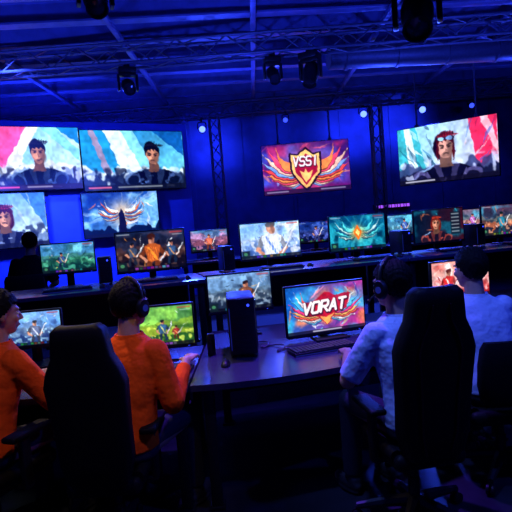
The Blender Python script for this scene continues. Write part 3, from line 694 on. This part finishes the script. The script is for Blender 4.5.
# ------------------------------------------------------------ chairs
def rrect(w, t, y, z, n=20, bol=0.):
    out = []
    for i in range(n):
        a = 2*PI*i/n; c, s = math.cos(a), math.sin(a)
        x = w/2*math.copysign(abs(c)**.45, c); yy = t/2*math.copysign(abs(s)**.6, s)
        if s > 0: yy += bol*(abs(x)/(w/2))**3
        out.append(V((x, y+yy, z)))
    return out
def chair(label, loc, yaw, high=True, group='gaming chairs', trim=True, kx=1., dz=0.):
    o = thing('gaming_chair' if high else 'office_chair', label, 'chair', loc, yaw, group)
    bm = NB(); box(bm, (0, .02, .415), (.50*kx, .48, .085), .035, None, 3)
    for s in (-1, 1): tube(bm, [(s*.225*kx, -.18, .45), (s*.235*kx, .0, .455), (s*.22*kx, .22, .44)], [.03, .036, .028], 12)
    obj('seat', bm, MT['leather'], o)
    bm = NB()
    if high:
        prof = [(.44, .34, .05), (.48, .40, .08), (.58, .46, .09), (.74, .47, .085), (.88, .49, .085), (.98, .51, .08), (1.05, .46, .075), (1.12, .37, .07), (1.2, .34, .075), (1.25, .32, .065), (1.275, .25, .03)]
        prof = [(.44+(z-.44)*(1-dz), w, t) for z, w, t in prof]
    else:
        prof = [(.50, .32, .03), (.53, .40, .05), (.62, .44, .06), (.74, .44, .06), (.83, .42, .055), (.87, .38, .03)]
    loft(bm, [rrect(w*kx, t, -.235-(z-.46)*.14, z, 28, .05 if high else .025) for z, w, t in prof]); obj('backrest', bm, MT['leather'] if high else MT['fabric'], o, 60)
    if high:
        if trim:
            for s in (-1, 1):
                bm = NB(); pts = [(s*(w*kx/2-.085), -.238-(z-.46)*.14-t/2, z) for z, w, t in prof[1:-2]]
                tube(bm, pts, .005, 6); obj('seam_piping', bm, MT['red'], o)
        bm = NB(); ell(bm, (0, -.27, 1.17-dz*.73), (.12*kx, .05, .055), None, 24, 12); obj('head_pillow', bm, MT['fabric'], o)
    ax = .25*kx+.03
    for s in (-1, 1):
        bm = NB(); box(bm, (s*ax, -.02, .5), (.035, .06, .26), .008); box(bm, (s*(ax-.03), -.02, .375), (.09, .06, .03), .008); a = obj('armrest', bm, MT['black'], o)
        bm = NB(); box(bm, (s*ax, .01, .645), (.085, .27, .03), .012, None, 3); obj('arm_pad', bm, MT['leather'], a)
    bm = NB(); box(bm, (0, 0, .36), (.26, .24, .03), .008); lathe(bm, [(.03, .12), (.03, .24), (.022, .24), (.022, .35)]); obj('gas_column', bm, MT['metal'], o)
    bm = NB(); lathe(bm, [(.05, .07), (.055, .09), (.05, .14), (.03, .145)])
    for i in range(5):
        a = 2*PI*i/5+.3; tube(bm, [(0, 0, .12), (.15*math.cos(a), .15*math.sin(a), .105), (.3*math.cos(a), .3*math.sin(a), .08)], [.035, .028, .018], 8)
    obj('star_base', bm, MT['metal'], o)
    if not high:
        bm = NB(); tube(bm, [(0, -.08, .37), (0, -.24, .38), (0, -.275, .44), (0, -.275, .62)], [.022, .022, .02, .018], 10); obj('back_bracket', bm, MT['metal'], o)
    for i in range(5):
        a = 2*PI*i/5+.3; bm = NB()
        for s in (-1, 1):
            mt = M.Translation((.3*math.cos(a), .3*math.sin(a), .03)) @ M.Rotation(a, 4, 'Z') @ M.Translation((0, s*.014, 0)) @ M.Rotation(PI/2, 4, 'X')
            lathe(bm, [(.024, -.009), (.03, -.006), (.03, .006), (.024, .009)], mt, 16)
        tube(bm, [(.3*math.cos(a), .3*math.sin(a), .03), (.3*math.cos(a), .3*math.sin(a), .08)], .009, 8); obj('caster', bm, MT['black'], o)
    return o

# ------------------------------------------------------------ people
def hand(bm, w, f, side, curl=(16, 30, 26), n=V((0, 0, 1))):
    w = V(w); f = V(f).normalized(); s = f.cross(n).normalized(); n = s.cross(f).normalized()
    rot = M((s, f, n)).transposed()
    ell(bm, w+f*.045, (.038, .052, .015), rot, 16, 10); ell(bm, w+f*.075, (.04, .025, .013), rot, 16, 10); caps(bm, w-f*.01, w+f*.03, .026, .024)
    for i, L in enumerate((.062, .074, .07, .055)):
        kx = (-1.5+i)*.0205 if side < 0 else (1.5-i)*.0205
        p = w + f*(.088-.004*abs(i-1)) + s*kx; ang = 0; spread = s*(kx*1.6)
        for j in range(3):
            ang += R(curl[j]); d = (f*math.cos(ang) - n*math.sin(ang) + spread*.6).normalized()
            q = p + d*L*(.44, .32, .24)[j]; caps(bm, p, q, .0088-.0007*j, .0083-.0007*j); p = q
    p = w + f*.022 + s*side*.024
    for L, d, r_ in ((.036, s*side*.75+f*.65-n*.2, .0125), (.03, s*side*.4+f*.9-n*.25, .0105), (.024, f-n*.3, .0092)):
        q = p + d.normalized()*L; caps(bm, p, q, r_, r_-.001); p = q
def person(label, loc, yaw, shirt, lean=.1, head=(0, 0), wl=(-.16, .46, .795), wr=(.16, .46, .795), el=(-.27, .14, .74), er=(.27, .14, .74), longs=False, hairk=1.):
    o = thing('person', label, 'person', loc, yaw)
    cy = lambda z: -.03 + lean*max(0, (z-.6)/.45)
    TZ = [(.47, .15, .10), (.53, .172, .125), (.62, .163, .12), (.74, .155, .112), (.86, .172, .118), (.95, .185, .112), (1.01, .16, .09), (1.055, .085, .066), (1.075, .055, .055)]
    def torso(bm, g, zmin=.47):
        rings = []
        for z, rx, ry in TZ:
            if z < zmin: continue
            rings.append([V(((rx+g)*math.copysign(abs(math.cos(a))**.85, math.cos(a)), cy(z)+(ry+g)*math.sin(a), z+(g*.3 if z > 1 else 0))) for a in [2*PI*k/28 for k in range(28)]])
        loft(bm, rings)
    sh = [V((s*.165, cy(.98), .99)) for s in (-1, 1)]; E = [V(el), V(er)]; Wr = [V(wl), V(wr)]
    hc = V((0, cy(1.05)+.045, 1.225)); HM = M.Translation(hc) @ M.Rotation(head[0], 4, 'Z') @ M.Rotation(head[1], 4, 'X')
    HR = HM.to_3x3()
    hp = lambda x, y, z: HM @ V((x, y, z))
    bm = NB(); torso(bm, 0)
    caps(bm, (0, cy(1.04), 1.03), hp(0, -.015, -.06), .06, .055)
    ell(bm, hp(0, -.012, .03), (.076, .096, .09), HR); ell(bm, hp(0, .022, -.03), (.064, .07, .085), HR); ell(bm, hp(0, .045, -.082), (.04, .04, .03), HR)
    ell(bm, hp(0, .078, .028), (.05, .016, .012), HR); caps(bm, hp(0, .09, .012), hp(0, .109, -.026), .008, .0125); ell(bm, hp(0, .1, -.028), (.018, .012, .009), HR)
    for s in (-1, 1):
        ell(bm, hp(s*.076, -.008, -.008), (.01, .02, .032), HR @ M.Rotation(s*R(-18), 3, 'Z')); ell(bm, hp(s*.04, .066, -.022), (.024, .02, .02), HR)
    ell(bm, hp(0, .09, -.056), (.024, .009, .006), HR); ell(bm, hp(0, .086, -.067), (.021, .01, .006), HR)
    for i in (0, 1):
        caps(bm, sh[i], E[i], .054, .043); caps(bm, E[i], Wr[i], .043, .027)
        f = (Wr[i]-E[i]).normalized(); f = V((f.x*.6, f.y, min(.12, f.z*.5))).normalized()
        hand(bm, Wr[i], f, 1 if i == 0 else -1)
        s = -1 if i == 0 else 1
        caps(bm, (s*.09, -.01, .535), (s*.14, .40, .545), .083, .058); caps(bm, (s*.14, .40, .545), (s*.14, .42, .12), .056, .038)
        caps(bm, (s*.14, .40, .07), (s*.15, .56, .04), .038, .032)
    fuse('body', bm, MT['skin'], o, .0065, 5)
    bm = NB(); torso(bm, .016, .5)
    for i in (0, 1):
        caps(bm, sh[i], sh[i].lerp(E[i], .6), .07, .065)
        if longs:
            caps(bm, sh[i].lerp(E[i], .6), E[i], .065, .06); caps(bm, E[i], E[i].lerp(Wr[i], .55), .06, .046, (1, 0)); caps(bm, E[i].lerp(Wr[i], .5), E[i].lerp(Wr[i], .86), .047, .04, (0, 0))
        else:
            caps(bm, sh[i].lerp(E[i], .55), sh[i].lerp(E[i], .93), .066, .063, (0, 0))
    so = fuse('shirt', bm, shirt, o, .0085, 4)
    bm = NB()
    rings = [[V(((.058+g)*math.cos(a), cy(1.06)+.004+(.058+g)*math.sin(a), z)) for a in [2*PI*k/24 for k in range(24)]] for g, z in ((.03, 1.055), (.016, 1.085), (.009, 1.085), (.012, 1.05))]
    loft(bm, rings, False); obj('collar', bm, shirt, so)
    bm = NB()
    loft(bm, [[V(((rx)*math.cos(a), -.03+ry*math.sin(a), z)) for a in [2*PI*k/24 for k in range(24)]] for z, rx, ry in ((.462, .15, .11), (.5, .185, .135), (.56, .185, .135), (.6, .176, .13))])
    for s in (-1, 1):
        caps(bm, (s*.09, -.01, .545), (s*.14, .40, .555), .084, .066); caps(bm, (s*.14, .40, .555), (s*.14, .42, .11), .066, .055, (1, 0))
    fuse('trousers', bm, MT['jeans'], o, .01, 4)
    for s in (-1, 1):
        bm = NB(); ell(bm, (s*.145, .47, .05), (.048, .125, .045)); ell(bm, (s*.14, .41, .075), (.045, .05, .05)); ell(bm, (s*.147, .48, .016), (.05, .13, .015))
        fuse('shoe', bm, MT['shoe'], o, .008, 3)
        bm = NB(); ell(bm, hp(s*.031, .079, .004), (.0125, .011, .009), HR, 14, 10); e = obj('eye', bm, MT['eye'], o)
        bm = NB(); ell(bm, hp(s*.031, .0875, .004), (.005, .004, .005), HR, 12, 8); obj('iris', bm, MT['hair'], e)
        bm = NB(); tube(bm, [hp(s*.014, .0935, .023), hp(s*.032, .092, .029), hp(s*.048, .082, .024)], [.003, .004, .002], 6); obj('eyebrow', bm, MT['hair'], o)
    bm = NB(); ell(bm, hp(0, .0965, -.061), (.021, .005, .006), HR, 16, 8); obj('lips', bm, MT['lip'], o)
    # hair: a thick tousled cap with a hairline and nape
    bm = NB(); r2 = random.Random(len(label))
    g = bmesh.ops.create_uvsphere(bm, u_segments=64, v_segments=40, radius=1)['verts']
    kill = []
    for v in g:
        x, y, z = v.co; d = 1 + .05*math.sin(x*23+y*9)*math.sin(y*19+z*13) + .03*math.sin(x*47+z*31) + r2.uniform(-.015, .015)
        p = V((x*.089*d*hairk, -.016+y*.106*d*hairk, .034+z*.106*d*hairk))
        line = .058 if p.y > .055 else (.058-(.055-p.y)*1.15 if p.y > -.0 else (-.005 - (-p.y)*1.5))
        line = max(line, -.1)
        if p.z < line: kill.append(v)
        v.co = HM @ p
    bmesh.ops.delete(bm, geom=kill, context='VERTS')
    bmesh.ops.solidify(bm, geom=bm.faces[:], thickness=.016)
    obj('hair', bm, MT['hair'], o, 80)
    bpy.context.view_layer.update()
    return o, o.matrix_world @ HM
def headset(label, mw):
    o = thing('headset', label, 'headset'); o.matrix_world = mw
    o['group'] = 'worn headsets'
    bm = NB(); pts = [(.1*math.cos(a), -.012, .035+.115*math.sin(a)) for a in [PI*k/16 for k in range(17)]]
    tube(bm, [(.1, -.01, -.01)]+pts+[(-.1, -.01, -.01)], .009, 8); tube(bm, [(x, y, z-.006) for x, y, z in pts[4:13]], .013, 8); obj('headband', bm, MT['black'], o)
    for s in (-1, 1):
        bm = NB(); mt = M.Translation((s*.084, -.008, -.01)) @ M.Rotation(s*PI/2, 4, 'Y') @ M.Diagonal((1.25, .95, 1, 1))
        lathe(bm, [(.036, 0), (.042, .008), (.042, .02), (.036, .032), (.02, .036)], mt, 24); e = obj('ear_cup', bm, MT['black'], o)
        bm = NB(); mt = M.Translation((s*.119, -.008, -.01)) @ M.Rotation(s*PI/2, 4, 'Y'); lathe(bm, [(.016, 0), (.018, 0), (.018, .003), (.016, .003)], mt, 20); obj('light_ring', bm, MT['fan'], e)
    bm = NB(); tube(bm, [(-.1, .02, -.03), (-.095, .08, -.065), (-.05, .125, -.075)], .004, 6); ell(bm, (-.045, .127, -.075), (.012, .008, .008)); obj('microphone', bm, MT['black'], o)

o, mw = person('person in orange shirt wearing a headset, seated at the yellow-green map monitor', (-.735, 2.59, 0), R(-20), MT['orange'], .12, (R(-14), R(-4)),
               wl=(-.08, .42, .795), wr=(.205, .315, .875), el=(-.27, .13, .75), er=(.25, .06, .735), longs=True)
headset('black headset on the person in orange', mw)
chair('black gaming chair at left with the headset wearer in orange', (-.80, 2.55, 0), R(-1), trim=False, kx=.72, dz=.06)
o, mw = person('person in orange shirt at the left edge, without a headset, reaching over the desk', (-1.48, 2.64, 0), R(-28), MT['orange'], .13, (R(-22), R(-5)),
               wl=(-.12, .46, .795), wr=(.12, .47, .81), el=(-.27, .15, .75), er=(.29, .19, .76), longs=True)
chair('low-backed dark office chair under the leftmost person in orange', (-1.48, 2.63, 0), R(-18), False, 'office chairs', kx=.9)
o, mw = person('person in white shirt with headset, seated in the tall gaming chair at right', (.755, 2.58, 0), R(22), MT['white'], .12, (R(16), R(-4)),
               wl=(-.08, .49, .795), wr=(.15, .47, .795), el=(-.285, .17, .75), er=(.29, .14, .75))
headset('black headset on the person in the white shirt', mw)
chair('tall black gaming chair at right holding the white-shirted headset wearer', (.725, 2.58, 0), R(10), kx=.74, dz=.01)
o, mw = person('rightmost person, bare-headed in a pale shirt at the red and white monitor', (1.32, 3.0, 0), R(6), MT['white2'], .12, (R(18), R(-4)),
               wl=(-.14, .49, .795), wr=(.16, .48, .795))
chair('low-backed dark office chair under the rightmost person', (1.38, 3.0, 0), R(0), False, 'office chairs')
q = at(30, 246, 6.05)
o, mw = person('person in black seen from behind, sitting behind the raised second row at left', (q.x, 6.0, PZ), R(8), MT['dark'], .08, (0, 0), hairk=.98,
               wl=(-.12, .34, .66), wr=(.12, .34, .66), el=(-.25, .07, .74), er=(.25, .07, .74))
chair('dark office chair on the platform under the person in black', (q.x, 6.0, PZ), R(8), False, 'office chairs')

# ------------------------------------------------------------ light
w = bpy.data.worlds.new('world'); S.world = w; w.use_nodes = True
w.node_tree.nodes['Background'].inputs['Color'].default_value = (.004, .01, .14, 1); w.node_tree.nodes['Background'].inputs['Strength'].default_value = .4
spot('blue_fill_left', (-2.6, 1.0, 4.4), (-1.0, 3.2, .8), BL, 100, 70)  # unseen lamp added above the view for general blue fill
spot('blue_fill_right', (2.8, 1.2, 4.4), (1.2, 3.2, .8), (.03, .07, 1), 280, 70)  # matching unseen blue fill on the right
spot('warm_key', (-2.2, 4.2, 4.2), (-1.0, 2.75, 1.0), (1, .74, .5), 340, 34, .8)
spot('warm_fill', (-.2, 1.2, 4.2), (-.95, 2.7, .95), (1, .70, .45), 90, 28, .9)
spot('cool_key', (-.2, 2.2, 4.4), (.95, 2.85, 1.0), (.13, .23, 1), 360, 36, .7)
spot('desk_wash', (.2, 4.0, 4.3), (.1, 3.2, .75), (.16, .05, 1), 1050, 42, .8)
for x in (-3.5, -.5, 2.5, 5.0):
    spot('ceiling_fill', (x, 8.8, 2.9), (x+.3, 8.0, 4.6), BL, 230, 160, .8)  # added lamps with no fixture, brighten the ceiling and beams
    spot('wall_wash', (x, 11.6, 4.1), (x, 13.0, 1.6), BL, 130 if x < 0 else 90, 110, .8)
for x in (-3.2, 0, 3.2):
    spot('ceiling_fill', (x, 5.6, 2.9), (x, 7.0, 4.6), BL, 160, 150, .8)  # nearer set of added ceiling lamps, also without fixtures
spot('screen_wall_wash', (-3.2, 6.6, 4.1), (-2.6, 8.9, 1.7), (.04, .09, 1), 850, 70, .8)
spot('screen_wall_wash', (-1.9, 7.2, 3.2), (-2.9, 8.6, 1.1), (.04, .09, 1), 500, 80, .8)  # extra unseen spot added to brighten the lower panel
spot('screen_wall_wash', (-3.4, 7.0, 2.9), (-3.6, 8.3, 1.1), (.04, .09, 1), 420, 90, .8)  # extra unseen spot added to brighten the panel behind the person in black
for i, x in enumerate((-1.4, .6, 2.6)):
    spot('row_wash', (x, 4.6, 4.4), (x+.2, 5.6, 1.1), BL, 330, 60, .7)
